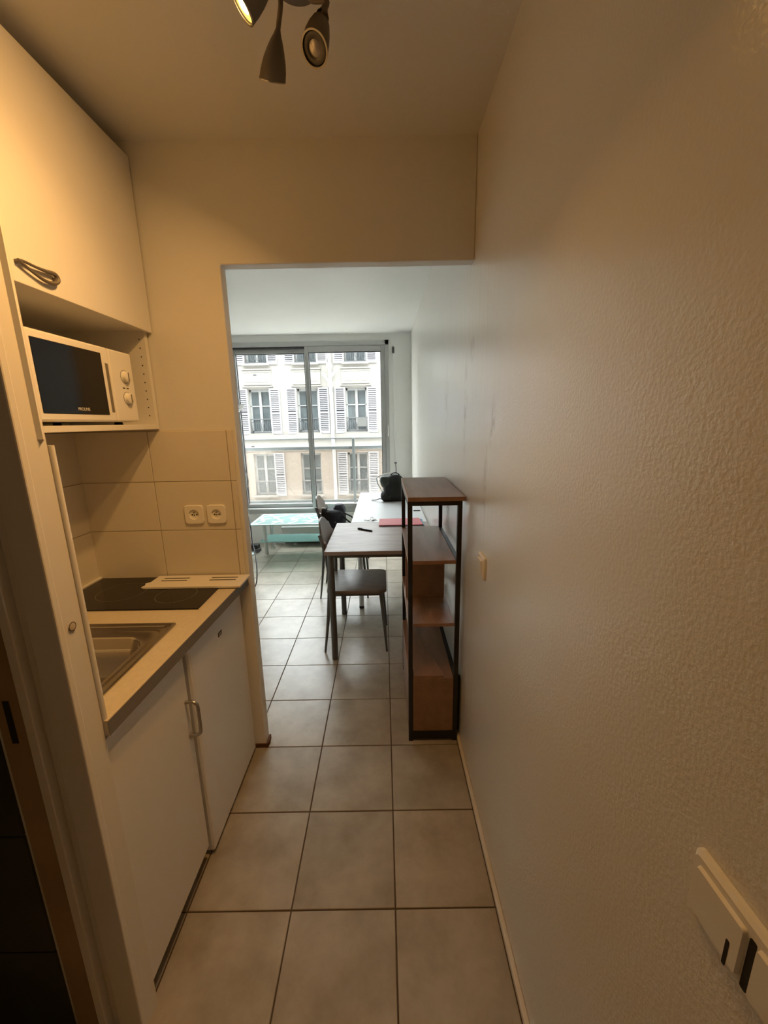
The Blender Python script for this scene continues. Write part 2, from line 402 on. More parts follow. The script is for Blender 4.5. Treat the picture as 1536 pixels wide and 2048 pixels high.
a = at(786, 690, 1, YB-.03); b_ = at(791, 925, 1, YB-.03); c_ = at(793, 985, 1, YB-.03)
MB().tube([a, b_], .006, 8).build('rod', 'white_wire', sc)
B(a.x-.012, a.x+.014, YB-.045, YB, a.z-.09, a.z-.02).build('bracket', 'grey_metal', sc, bevel=.003)
B(b_.x-.014, b_.x+.016, YB-.04, YB, b_.z-.012, b_.z+.004).build('clip', 'grey_metal', sc)
MB().tube([b_, (b_.x+.006, YB-.045, b_.z-.06), c_], .005, 8).build('crank_handle', 'grey_metal', sc)

# ------------------------------------------------------------------ balcony and street
YR = 4.35
bl = B(-3.2, 1.2, YB+.2, YR+.12, .12, .33).build('balcony_slab', 'concrete'); tag(bl, 'pale balcony ledge outside the window', 'balcony')
rl = thing('balcony_railing', (-1, YR, .33), 'grey metal balcony railing with tinted glass panels', 'railing')
zt = at(600, 878, 1, YR).z; zm = at(600, 897, 1, YR).z; zb = at(600, 1003, 1, YR).z
MB().tube([(-3.1, YR, zt), (1.1, YR, zt)], .009, 8).build('top_rail', 'rail_metal', rl)
B(-3.1, 1.1, YR-.015, YR+.015, zm-.022, zm+.022).build('middle_rail', 'rail_metal', rl)
B(-3.1, 1.1, YR-.015, YR+.015, zb-.02, zb+.02).build('bottom_rail', 'rail_metal', rl)
px = at(709, 950, 1, YR).x
posts = [px-2*1.62, px-1.62, px, px+1.4]
for x in posts: B(x-.02, x+.02, YR-.04, YR-.016, .33, zt).build('post', 'rail_metal', rl, bevel=.003)
for x0, x1 in zip(posts[:-1], posts[1:]): B(x0+.012, x1-.012, YR-.004, YR+.004, zb+.02, zm-.02).build('glass_panel', 'rail_glass', rl)
tag(B(-30, 26, 5.6, 40, -7.3, -7.2).build('street', 'asphalt'), 'grey street far below the window', 'street', kind='structure')

tag(MB().box(-26, 22, YB+.2, YB+.5, 2.75, 13.5).box(-26, -3.3, YB+.2, YB+.5, -7.2, 2.75).box(1.3, 22, YB+.2, YB+.5, -7.2, 2.75).box(-3.3, 1.3, YB+.2, YB+.5, -7.2, .1).build('wall_sky_block', 'stone'), 'unseen outer face of this building, added to shade the facade opposite', 'wall', kind='structure')  # added out of view to keep skylight off the opposite facade
YF = 17.0
fb = thing('apartment_building', (-2.3, YF, -7.2), 'pale stone apartment building with louvred shutters across the street', 'building')
cols = [-7.72+2.175*k for k in range(6)]     # window axes
sills = [-1.75, 1.10, 4.10]
ww, wh = .47, 1.92
x0f, x1f, z0f, z1f = -26, 22, -7.2, 6.9
m = MB(); lo = MB()
xs = [x0f]
for c in cols: xs += [c-ww, c+ww]
xs.append(x1f)
for k in range(0, len(xs), 2):
    lo.box(xs[k], xs[k+1], YF, YF+.5, z0f, .45); m.box(xs[k], xs[k+1], YF, YF+.5, .45, z1f)
for c in cols:
    lo.box(c-ww, c+ww, YF, YF+.5, z0f, sills[0])
    for s0, s1 in zip(sills, sills[1:]):
        if s0 < 0: lo.box(c-ww, c+ww, YF, YF+.5, s0+wh, .45); m.box(c-ww, c+ww, YF, YF+.5, .45, s1)
        else: m.box(c-ww, c+ww, YF, YF+.5, s0+wh, s1)
    m.box(c-ww, c+ww, YF, YF+.5, sills[-1]+wh, z1f)
m.build('facade_wall', 'stone', fb); lo.build('lower_wall', 'stone_low', fb)
B(x0f, x1f, YF-.22, YF, .86, 1.03).build('cornice', 'stone_trim', fb); B(x0f, x1f, YF-.12, YF, .78, .86).build('cornice', 'stone_trim', fb)
B(x0f, x1f, YF-.06, YF, .30, .78).build('band', 'stone', fb)
B(x0f, x1f, YF-.25, YF, -2.2, -2.0).build('cornice', 'stone_trim', fb)
B(x0f, x1f, YF-.5, YF+6, z1f, z1f+.3).build('roof_edge', 'stone_trim', fb)
def unit(mb, name, mat): return mb.build(name, mat, fb, origin=(0, 0, 0))
# one of each, built about the window's sill centre
fr = MB(); y = .22
fr.box(-ww, -ww+.07, y, y+.06, 0, wh).box(ww-.07, ww, y, y+.06, 0, wh).box(-ww, ww, y, y+.06, wh-.10, wh).box(-ww, ww, y, y+.06, 0, .09).box(-.055, .055, y-.02, y+.05, 0, wh)
for zz in (.62, 1.20): fr.box(-ww, ww, y, y+.05, zz-.02, zz+.02)
pn = MB().box(-ww, ww, .29, .31, 0, wh)
gr = MB()
for zz in (.02, .60): gr.box(-ww, ww, -.05, -.02, zz, zz+.03)
for k in range(9):
    x = -ww+.06+k*(2*ww-.12)/8; gr.box(x-.007, x+.007, -.045, -.025, .03, .6)
for k in range(4):
    x = -ww+.12+k*(2*ww-.24)/3; gr.tube([(x+.09*math.cos(a), -.035, .31+.20*math.sin(a)) for a in [2*math.pi*i/12 for i in range(13)]], .012, 5)
shf = MB(); lou = MB(); sw, sh = .235, 2.0
shf.box(-sw, -sw+.06, -.06, -.02, -.05, sh-.05).box(sw-.06, sw, -.06, -.02, -.05, sh-.05)
for zz, h in ((-.05, .11), (.83, .08), (sh-.12, .07)): shf.box(-sw+.06, sw-.06, -.06, -.02, zz, zz+h)
nsl = 22
for k in range(nsl):
    zz = .08+k*(1.80/nsl)
    if .77 < zz < .91: continue
    lou.add([(-sw+.06, -.055, zz), (sw-.06, -.055, zz), (sw-.06, -.025, zz+.045), (-sw+.06, -.025, zz+.045), (-sw+.06, -.048, zz-.004), (sw-.06, -.048, zz-.004), (sw-.06, -.02, zz+.04), (-sw+.06, -.02, zz+.04)],
            [(0,1,2,3),(7,6,5,4),(0,4,5,1),(3,2,6,7)])
slb = MB().box(-sw+.06, sw-.06, -.018, -.012, .05, sh-.1)  # dark sheet painting in the shade between the louvres
sil = MB().box(-ww-.12, ww+.12, -.14, .25, -.09, 0)
spn = MB().box(-.62, .62, -.05, 0, .18, .78)
spm = MB().box(-.66, .66, -.09, 0, .80, .86).box(-.55, .55, -.065, -.05, .30, .33).box(-.68, .68, -.10, 0, .08, .13).box(-.62, .62, -.07, -.05, .70, .725)
proto = {}
def put(key, mb, name, mat, parent, org):
    if key not in proto:
        mb.v = [v+Vector(org) for v in mb.v]; mb.smooth = False
        proto[key] = mb.build(name, mat, parent, origin=org); return proto[key]
    return place(proto[key], name, parent, org)
for ri, zs in enumerate(sills):
    for ci, c in enumerate(cols):
        o = Vector((c, YF, zs))
        w = put('w', fr, 'window_frame', 'win_paint', fb, o); put('p', pn, 'pane', 'win_dark', w, o)
        put('g', gr, 'window_guard', 'iron', fb, o)
        put('s', sil, 'sill', 'stone_trim', fb, o)
        for sx in (-1, 1):
            if ri == 0 and ((ci == 1 and sx < 0) or ci == 2): continue
            os_ = o+Vector((sx*(ww+sw+.015), 0, 0))
            q = put('sf', shf, 'shutter', 'shutter', fb, os_); put('lv', lou, 'louvres', 'shutter', q, os_)['kind'] = 'stuff'; put('bk', slb, 'louvre_shade', 'gap_shade', q, os_)
        if ri in (1, 2):
            oo = Vector((c, YF, zs+wh)); put('sp', spn, 'spandrel_panel', 'stone', fb, oo); put('sm', spm, 'spandrel_moulding', 'stone_trim', fb, oo)
dp = MB().tube([(-2.28, YF-.13, -7.1), (-2.28, YF-.13, -2.3), (-2.28, YF-.32, -2.1), (-2.28, YF-.13, -1.9), (-2.27, YF-.13, .2), (-2.27, YF-.34, .7), (-2.27, YF-.34, 1.05), (-2.27, YF-.16, 1.4), (-2.3, YF-.16, 3.3), (-2.33, YF-.16, 6.8)], .075, 10).build('downpipe', 'win_paint', fb)
MB().tube([(-2.3, YF-.16, 3.2), (-2.62, YF-.16, 3.65)], .06, 8).tube([(-2.3, YF-.16, 3.45), (-2.02, YF-.16, 3.75)], .06, 8).build('pipe_branch', 'win_paint', dp)
MB().lathe([(.11, 0), (.13, .1), (.11, .2)], (-2.32, YF-.16, 3.85), n=12).lathe([(.11, 0), (.13, .1), (.11, .2)], (-2.3, YF-.16, 3.05), n=12).build('pipe_collar', 'win_paint', dp)
for q in ((509, 750), (506, 893)):
    p = at(*q, 1, YF-.07); B(p.x-.07, p.x+.07, YF-.075, YF-.05, p.z-.025, p.z+.025).build('wall_vent', 'iron', fb)
x4 = cols[3]; B(x4+.03, x4+.45, YF-.085, YF-.06, 1.33, 1.72).build('railing_cloth', 'grey_metal', fb)

# ------------------------------------------------------------------ kitchen base unit
WT = .88
tag(MB().prism([(XL+.009, -.868), (-.640, -.868), (-.609, -.009), (XL+.009, -.009)], WT-.0385, WT).build('worktop', 'worktop', bevel=.0015), 'beige laminate worktop holding sink and hob', 'worktop')
wt = bpy.data.objects['worktop']
MB().prism([(-.640, -.868), (-.6385, -.868), (-.6075, -.009), (-.609, -.009)], WT-.0385, WT-.002).build('edge_band', 'worktop_edge', wt)
bc = thing('sink_cabinet', (-.95, -.68, 0), 'white sink cabinet with one door and D handle', 'cabinet')
MB().box(XL+.01, -.672, -.866, -.852, .09, .84).box(XL+.01, -.715, -.51, -.496, .09, .84).box(XL+.01, XL+.02, -.852, -.51, .09, .84).box(XL+.02, -.672, -.852, -.51, .09, .105).box(-.70, -.672, -.852, -.51, .80, .84).build('body', 'cab_white', bc)
dr = B(-.676, -.657, -.866, -.507, .062, .825).build('door', 'cab_white', bc, bevel=.002)
hy = -.528
MB().tube(bez([(-.658, hy, .662), (-.634, hy, .662), (-.622, hy, .655), (-.619, hy, .640), (-.619, hy, .565), (-.622, hy, .548), (-.634, hy, .541), (-.658, hy, .541)], 4), .0055, 10).build('handle', 'handle_metal', dr)
B(-.76, -.745, -.866, -.496, 0, .09).build('plinth', 'kick', bc)
fg = thing('mini_fridge', (-.93, -.25, 0), 'white mini fridge built in under the hob', 'fridge')
B(XL+.03, -.705, -.478, -.02, .012, .835).build('body', 'fridge_white', fg, bevel=.004)
B(-.76, -.70, -.478, -.02, 0, .012).build('foot_rail', 'kick', fg)
fd = B(-.700, -.646, -.492, -.012, .014, .822).build('door', 'fridge_white', fg, bevel=.010)
B(-.707, -.698, -.484, -.016, .02, .815).build('door_seal', 'gasket', fg)
lp = at(440, 1267, 0, -.645)
B(-.646, -.6446, lp.y-.016, lp.y+.016, lp.z-.008, lp.z+.008).build('badge', 'dark', fd)
for k in range(3): B(-.6446, -.6442, lp.y-.012+k*.009, lp.y-.007+k*.009, lp.z-.004, lp.z+.004).build('badge_letter', 'print', fd)

# sink: stainless inset with rounded bowl and drainer groove
sk = thing('kitchen_sink', (-.93, -.63, WT), 'stainless steel inset sink in the beige worktop', 'sink')
cx, cy = -.935, -.640; hx, hy_ = .230, .2175; bx, by = -.930, -.670
L = [rrect(cx, cy, hx, hy_, .012, WT+.0005), rrect(cx, cy, hx, hy_, .012, WT+.004), rrect(cx, cy, hx-.008, hy_-.008, .01, WT+.0045), rrect(cx, cy, hx-.012, hy_-.012, .01, WT+.0015),
     rrect(cx, cy-.002, hx-.022, hy_-.036, .03, WT+.0015), rrect(cx, cy-.004, hx-.026, hy_-.040, .03, WT-.0005)]
m = MB().loft(L, cap0=False, cap1=False); m.smooth = True
L2 = [rrect(cx, cy-.004, hx-.026, hy_-.040, .03, WT-.0005), rrect(-.937, -.662, .188, .164, .06, WT-.0010), rrect(-.937, -.662, .182, .158, .06, WT-.007), rrect(-.937, -.662, .170, .146, .055, WT-.09), rrect(-.937, -.662, .155, .130, .05, WT-.122), rrect(-.945, -.662, .10, .09, .04, WT-.132), rrect(-.945, -.662, .03, .03, .029, WT-.135)]
m.build('rim', 'steel', sk); m = MB().loft(L2, cap0=False, cap1=True); m.smooth = True; m.build('bowl', 'steel', sk)
MB().tube([(-1.12, -.443, WT+.003), (-.735, -.443, WT+.003)], .004, 8, flat=.6).build('rim_ridge', 'steel', sk)
MB().lathe([(.028, 0), (.026, .003), (.012, .004)], (-.945, -.662, WT-.1348), n=20).build('drain', 'chrome', sk)
# cut the worktop for the bowl
ct = B(cx-hx+.012, cx+hx-.012, cy-hy_+.012, cy+hy_-.012, WT-.1, WT+.1).build('cutter', 'dark')
for o_ in (wt,):
    md = o_.modifiers.new('cut', 'BOOLEAN'); md.object = ct; md.operation = 'DIFFERENCE'; md.solver = 'EXACT'
bpy.context.view_layer.update()
dg = bpy.context.evaluated_depsgraph_get()
me = bpy.data.meshes.new_from_object(wt.evaluated_get(dg)); wt.modifiers.clear(); wt.data = me
bpy.data.objects.remove(ct)
hb = thing('ceramic_hob', (-.95, -.17, WT), 'black glass two-zone hob set into the worktop', 'hob')
B(-1.230, -.682, -.322, -.014, WT+.0003, WT+.005).build('glass_top', 'black_glass', hb, bevel=.0015)
for (x, y, r) in ((-.82, -.20, .075), (-1.05, -.165, .09)):
    MB().lathe([(r, 0), (r, .0003), (r-.003, .0003), (r-.003, 0)], (x, y, WT+.005), n=32, cap0=False, cap1=False).build('zone_ring', 'grey_metal', hb)
B(XL+.009, XL+.022, -.86, -.010, WT, WT+.011).build('upstand', 'cab_white', wt, bevel=.003)
# loose slotted plate lying over the back of the hob
vp = thing('slotted_plate', (-.79, -.08, WT+.006), 'loose cream slotted vent plate lying across the hob corner', 'vent plate')
xa = [-.982, -.945, -.838, -.745, -.635, -.596]; ya = [-.142, -.079, -.070, -.053, -.044, -.018]
m = MB()
for i in range(5):
    for j in range(5):
        if i in (1, 3) and j in (1, 3): continue
        m.box(xa[i], xa[i+1], ya[j], ya[j+1], WT+.0062, WT+.0122)
pl = m.build('plate', 'plastic', vp)
for i in (1, 3):
    for j in (1, 3): B(xa[i], xa[i+1], ya[j], ya[j+1], WT+.0062, WT+.0119).build('slot', 'dark', pl)  # dark strips filling the slots, standing in for their shade
m = MB().prism([(-.982, -.142), (-.992, -.138), (-.986, -.12), (-.996, -.10), (-.982, -.085)], WT+.0062, WT+.012); m.build('broken_tab', 'plastic', vp)
m = MB().box(-.982, -.596, -.1445, -.142, WT+.0062, WT+.0135).box(-.596, -.5935, -.1445, -.018, WT+.0062, WT+.0135); m.build('lip', 'plastic', vp)
# ------------------------------------------------------------------ sockets and switches
def socket(name, c, nrm, label, cat, group=None, half=.040):
    """plate with a round recessed well, pin and three holes; nrm 'y-' or 'x-'"""
    c = Vector(c)
    f = (lambda p, q, t: c+Vector((p, -t, q))) if nrm == 'y-' else (lambda p, q, t: c+Vector((-t, -p, q)))
    t_ = thing(name, c, label, cat, group)
    n = 32
    def sq(h, r, t):
        out = []
        for i in range(n):
            a = 2*math.pi*i/n; ca, sa = math.cos(a), math.sin(a)
            k = (abs(ca)**8+abs(sa)**8)**(-1/8); out.append(f(h*k*ca, h*k*sa, t))
        return out
    ci = lambda r, t: [f(r*math.cos(2*math.pi*i/n), r*math.sin(2*math.pi*i/n), t) for i in range(n)]
    MB().loft([sq(half, 0, .0005), sq(half, 0, .006), sq(half-.003, 0, .009), ci(.0215, .009)], True, False).build('plate', 'plastic', t_)
    m = MB().loft([ci(.0215, .009), ci(.0205, .0085), ci(.0195, .0025), ci(.002, .0025)], False, True); m.smooth = True; m.build('well', 'plastic', t_)
    ax = Vector((0, -1, 0)) if nrm == 'y-' else Vector((-1, 0, 0))
    for (p, q, r) in ((-.0095, -.001, .0032), (.0095, -.001, .0032), (0, -.003, .0026)):
        MB().lathe([(r, 0), (r, .0006)], f(p, q, .0026), ax, 10).build('contact_hole', 'dark', t_)
    MB().lathe([(.0024, 0), (.0024, .007), (.001, .008)], f(0, .009, .0026), ax, 10).build('earth_pin', 'nickel', t_)
    return t_
socket('wall_socket', (-.804, -.008, 1.158), 'y-', 'left one of two white wall sockets above the hob', 'socket', 'sockets above the hob')
socket('wall_socket', (-.711, -.008, 1.158), 'y-', 'right one of two white wall sockets, beside the doorway', 'socket', 'sockets above the hob')
sw_ = thing('light_switch', (XR, -.293, 1.015), 'small cream light switch on the wall near the shelf', 'switch')
MB().loft([rrect(0, 0, .042, .042, .006, .0005), rrect(0, 0, .042, .042, .006, .006), rrect(0, 0, .038, .038, .006, .010)]).xf(Matrix.Translation((XR, -.293, 1.015)) @ Matrix(((0, 0, -1, 0), (-1, 0, 0, 0), (0, 1, 0, 0), (0, 0, 0, 1)))).build('plate', 'plastic', sw_)
MB().add([(XR-.010, -.320, .987), (XR-.010, -.266, .987), (XR-.010, -.266, 1.043), (XR-.010, -.320, 1.043), (XR-.013, -.318, .989), (XR-.013, -.268, .989), (XR-.017, -.268, 1.041), (XR-.017, -.318, 1.041)], [(3,2,1,0),(4,5,6,7),(0,1,5,4),(1,2,6,5),(2,3,7,6),(3,0,4,7)]).build('rocker', 'plastic', sw_)
B(XR-.0112, XR-.0098, -.265, -.262, .985, 1.045).build('rocker_gap', 'dark', sw_)
dp2 = thing('double_switch_plate', (XR, -1.37, 1.016), 'large cream double switch plate at lower right edge', 'switch')
mt = Matrix.Translation((XR, -1.366, 1.016)) @ Matrix(((0, 0, -1, 0), (-1, 0, 0, 0), (0, 1, 0, 0), (0, 0, 0, 1)))
MB().loft([rrect(0, 0, .077, .041, .006, .0005), rrect(0, 0, .077, .041, .006, .006), rrect(0, 0, .073, .037, .006, .010)]).xf(mt).build('plate', 'plastic', dp2)
MB().loft([rrect(.0, -.004, .0035, .031, .002, .0095), rrect(0, -.004, .0035, .031, .002, .0106)]).xf(mt).build('rocker_gap', 'dark', dp2)
for s in (-1, 1):
    MB().loft([rrect(s*.036, 0, .030, .029, .003, .010), rrect(s*.036, 0, .029, .028, .003, .0145)]).xf(mt).build('rocker', 'plastic', dp2)
    MB().loft([rrect(s*.036+.018, -.018, .002, .016, .0015, .0145), rrect(s*.036+.018, -.018, .002, .016, .0015, .0149)]).xf(mt).build('rocker_slot', 'dark', dp2)

# ------------------------------------------------------------------ wall cabinet and microwave
wc = thing('wall_cabinet', (-1.08, -.30, 1.508), 'white wall cabinet with an open microwave niche below its door', 'cabinet')
xf_, ya_, yb_ = -.902, -.590, -.006
B(XL+.009, xf_, ya_, ya_+.018, 1.508, 2.432).build('side_panel', 'cab_white', wc, bevel=.001)
B(XL+.009, xf_, yb_-.018, yb_, 1.508, 2.432).build('side_panel', 'cab_white', wc, bevel=.001)
B(XL+.009, xf_, ya_+.018, yb_-.018, 1.508, 1.526).build('shelf', 'cab_white', wc, bevel=.001)
B(XL+.009, xf_, ya_+.018, yb_-.018, 1.868, 1.886).build('shelf', 'cab_white', wc)
B(XL+.009, xf_, ya_+.018, yb_-.018, 2.414, 2.432).build('top_panel', 'cab_white', wc)
B(XL+.003, XL+.009, ya_, yb_, 1.508, 2.432).build('back_panel', 'cab_white', wc)
cdr = B(-.900, -.882, ya_, yb_, 1.864, 2.436).build('door', 'cab_white', wc, bevel=.0015)
# teardrop handle: closed flat ring
hp = [(-.578, 1.912), (-.560, 1.914), (-.530, 1.913), (-.495, 1.914), (-.470, 1.916), (-.460, 1.908), (-.464, 1.898), (-.480, 1.890), (-.505, 1.889), (-.535, 1.896), (-.560, 1.905)]
hpt = bez([( -.872, y, z) for y, z in hp]+[(-.872, hp[0][0], hp[0][1])], 4)
MB().tube(hpt, [.0035+.0025*max(0, (p.y+.53)/.07) for p in hpt], 8).build('handle', 'nickel', cdr)
for yy, zz in ((-.575, 1.911), (-.463, 1.905)): MB().lathe([(.004, 0), (.004, .012)], (-.8825, yy, zz), (1, 0, 0), 10).build('handle_post', 'nickel', cdr)
for k in range(10):
    z = 1.56+k*.031; MB().lathe([(.0024, 0), (.0024, .0005)], (xf_-.022, yb_-.0183, z), (0, -1, 0), 8).build('peg_hole', 'dark', wc)
mo = thing('microwave', (-1.06, -.35, 1.526), 'white microwave oven with black glass door in the wall cabinet niche', 'microwave')
mx0, my0, my1, mz0, mz1 = -.905, -.566, -.125, 1.536, 1.772
B(-1.21, mx0-.022, my0, my1, mz0, mz1).build('case', 'micro_white', mo, bevel=.005)
for x in (-1.18, -.96):
    for y in (my0+.04, my1-.04): MB().lathe([(.014, 0), (.012, .0105)], (x, y, 1.5262), n=12).build('foot', 'dark', mo)
md_ = B(mx0-.022, mx0, my0, -.252, mz0+.001, mz1-.001).build('door', 'micro_white', mo, bevel=.006)
B(mx0-.004, mx0+.0015, my0+.014, -.288, mz0+.022, mz1-.022).build('door_glass', 'black_glass', md_, bevel=.002)
text_mesh('lettering', 'PROLINE', .0125, 'print', md_, Matrix(((0, 0, 1, mx0+.0018), (1, 0, 0, -.402), (0, 1, 0, mz0+.037), (0, 0, 0, 1))))
MB().loft([[Vector((mx0-.0005, -.274, mz0+.03)), Vector((mx0-.0005, -.258, mz0+.03)), Vector((mx0-.0005, -.258, mz1-.05)), Vector((mx0-.0005, -.274, mz1-.05))], [Vector((mx0+.0008, -.272, mz0+.032)), Vector((mx0+.0008, -.26, mz0+.032)), Vector((mx0+.0008, -.26, mz1-.052)), Vector((mx0+.0008, -.272, mz1-.052))]]).build('door_grip', 'worktop_edge', md_)
B(mx0-.022, mx0-.001, -.249, my1, mz0+.001, mz1-.001).build('control_panel', 'micro_white', mo, bevel=.006)
for z in (1.688, 1.616):
    k = MB().lathe([(.021, 0), (.021, .001), (.0175, .001), (.0172, .012), (.014, .014), (.002, .0142)], (mx0-.001, -.178, z), (1, 0, 0), 24).build('dial', 'micro_white', mo)
    B(mx0+.0128, mx0+.0146, -.180, -.176, z-.014, z+.014).build('pointer', 'worktop_edge', k)
    MB().lathe([(.0225, 0), (.0225, .0006), (.021, .0006), (.021, 0)], (mx0-.001, -.178, z), (1, 0, 0), 24, False, False).build('dial_ring', 'grey_metal', k)
for dy in (-.016, .004): B(mx0-.001, mx0-.0006, -.180+dy, -.168+dy, 1.648, 1.652).build('dial_print', 'dark', mo)

# ------------------------------------------------------------------ ceiling spotlight fixture
lf = thing('ceiling_spotlight', (-.19, -.54, ZK), 'brushed metal ceiling fixture with bell-shaped spotlights', 'ceiling light')
CC = Vector((-.185, -.535, ZK))
MB().lathe([(.062, -.0005), (.062, -.016), (.052, -.028), (.02, -.032), (.004, -.033)], CC, n=32).build('canopy', 'nickel', lf)
def head(neck, lens, nrm, lit, out):
    neck = Vector(neck); lens = Vector(lens); d = (lens-neck); ln = d.length; d.normalize(); nrm = Vector(nrm).normalized()
    MB().tube(bez([out, out+Vector((0, 0, -.02)), neck-d*.012, neck+d*.006], 5), .0055, 10).build('stem', 'nickel', lf)
    # bell: rings blend from the neck direction into the (tilted) lens plane
    prof = [(.006, 0), (.009, .10), (.014, .22), (.020, .40), (.0255, .60), (.0290, .80), (.0305, 1.0)]
    loops = []; n = 28
    for r, t in prof:
        ax = d.lerp(nrm, t**1.5).normalized(); a = Vector((0, 0, 1)) if abs(ax.z) < .95 else Vector((1, 0, 0)); u = ax.cross(Vector((0.31, .2, .93))).normalized(); w = ax.cross(u)
        p = neck+d*ln*t; loops.append([p+r*(math.cos(2*math.pi*i/n)*u+math.sin(2*math.pi*i/n)*w) for i in range(n)])
    ax = nrm; u = ax.cross(Vector((0.31, .2, .93))).normalized(); w = ax.cross(u)
    ring = lambda r, h: [lens+ax*h+r*(math.cos(2*math.pi*i/n)*u+math.sin(2*math.pi*i/n)*w) for i in range(n)]
    loops += [ring(.0280, .0005), ring(.0272, -.006)]
    m = MB().loft(loops, True, False); m.smooth = True; h = m.build('lamp_head', 'nickel', lf)
    m = MB().loft([ring(.0272, -.006), ring(.0255, -.003), ring(.018, -.002), ring(.014, -.004)], False, False); m.smooth = True
    m.build('lens_ring', 'lens' if lit else 'lens_off', h)
    m = MB().loft([ring(.0312, -.001), ring(.0312, .0012), ring(.0278, .0012), ring(.0278, -.001)], False, False); m.smooth = True; m.build('rim', 'handle_metal', h)
    m = MB().loft([ring(.014, -.004), ring(.009, -.001), ring(.001, 0)], False, True); m.smooth = True
    m.build('bulb', 'lens_hot' if lit else 'bulb_off', h)
    return h
L1p = at(484, 14, 2, 2.372); N1 = Vector((-.68, -.06, -.60))
head(L1p-N1.normalized()*.10+Vector((0, .0, 0)), L1p, N1, True, CC+Vector((-.02, -.02, -.03)))
head(at(556, 60, 2, 2.405), at(545, 160, 2, 2.325), (-.18, .62, -.75), False, at(560, -12, 2, 2.455))
head(at(650, 14, 2, 2.405), at(629, 98, 2, 2.322), (-.28, -.52, -.62), False, CC+Vector((.03, .01, -.03)))
L4p = Vector((-.095, -.735, 2.365)); N4 = Vector((-.35, -.15, -.92))
head(L4p-N4.normalized()*.10, L4p, N4, True, CC+Vector((.02, -.03, -.03)))  # unseen lit head, added to brighten the right wall and lower cabinets
def bulb(lp, nn, beam, k4, spr):
    ld = bpy.data.lights.new('spot_bulb', 'AREA'); ld.shape = 'DISK'; ld.size = .05; ld.energy = BULB_W*k4; ld.spread = math.radians(spr); ld.color = BULB_COL
    sd = bpy.data.lights.new('spot_beam', 'SPOT'); sd.energy = BEAM_W*k4; sd.color = BULB_COL; sd.spot_size = math.radians(110); sd.spot_blend = 1; sd.shadow_soft_size = .02
    for d, k, nn_ in ((ld, .004, nn), (sd, .006, Vector(beam))):
        o = bpy.data.objects.new(d.name, d); C.objects.link(o); o.parent = lf
        o.rotation_euler = nn_.to_track_quat('-Z', 'Y').to_euler(); o.location = lp+nn.normalized()*k-ORG[lf]
bulb(L1p, Vector((-.54, -.14, -.82)), (-.56, -.20, -.79), 1.35, 150); bulb(L4p, N4, N4, .80, 130)
# ------------------------------------------------------------------ shelf unit
su = thing('shelf_unit', (.205, .32, 0), 'narrow open shelf unit of brown boards on a black metal frame', 'shelf')
sx0, sx1, sy0, sy1 = .086, .3185, .022, .620
for x in (sx0, sx1-.02):
    for y in (sy0, sy1-.02): B(x, x+.02, y, y+.02, .0, 1.190).build('post', 'black_metal', su, bevel=.001)
for y in (sy0, sy1-.02):
    B(sx0+.02, sx1-.02, y, y+.02, 1.170, 1.190).build('rail', 'black_metal', su); B(sx0+.02, sx1-.02, y, y+.02, .014, .055).build('rail', 'black_metal', su)
for x in (sx0, sx1-.02):
    B(x, x+.02, sy0+.02, sy1-.02, 1.170, 1.190).build('rail', 'black_metal', su)
def board(name, x0, x1, y0, y1, z0, z1):
    o = B(x0, x1, y0, y1, z0, z1).build(name, 'wood_shelf', su)
    return o
o = board('top_board', sx0+.002, .330, sy0-.006, sy1+.008, 1.190, 1.208); B(sx0, sx0+.002, sy0-.006, sy1+.008, 1.1905, 1.2075).build('edge_band', 'wood_edge', o)
for z in (.924, .624, .342):
    o = board('shelf', sx0+.022, sx1-.022, sy0+.001, sy1-.001, z-.016, z)
    B(sx0+.001, sx0+.022, sy0+.021, sy1-.021, z-.016, z).build('shelf_lip', 'wood_shelf', o)
    B(sx0-.0005, sx0+.001, sy0+.021, sy1-.021, z-.016, z).build('edge_band', 'wood_edge', o)
B(sx1-.019, sx1-.001, sy0+.021, sy1-.021, .326, .342).build('rail', 'black_metal', su)
B(sx1-.019, sx1-.001, sy0+.021, sy1-.021, .908, .922).build('rail', 'black_metal', su)
board('divider', sx0+.004, sx1-.030, .300, .316, .624, .908)
board('end_panel', sx0+.021, sx1-.021, sy0+.004, sy0+.018, .055, .326)
board('side_panel', sx0+.001, sx0+.015, sy0+.021, sy1-.021, .03, .326)
board('shelf', sx0+.015, sx1-.022, sy0+.021, sy1-.021, .03, .046)
lb = MB().prism([(.112, .026), (.250, .026), (.150, .470), (.112, .470)], .3425, .3545).build('loose_board', 'wood_shelf'); tag(lb, 'loose brown board lying askew on the lowest open shelf', 'board')
B(.0, .0, .0, .0, 0, 0) if False else None
MB().prism([(.2485, .026), (.250, .026), (.150, .470), (.1485, .470)], .3428, .3549).build('edge_band', 'wood_edge', lb)
cb = MB().tube(bez([(.3255, .06, .335), (.3265, .05, .28), (.3265, .058, .20), (.3255, .05, .12), (.327, .07, .03)], 6), .0065, 8).build('hanging_cable', 'black_plastic'); tag(cb, 'short black cord hanging between shelf unit and wall', 'cable')

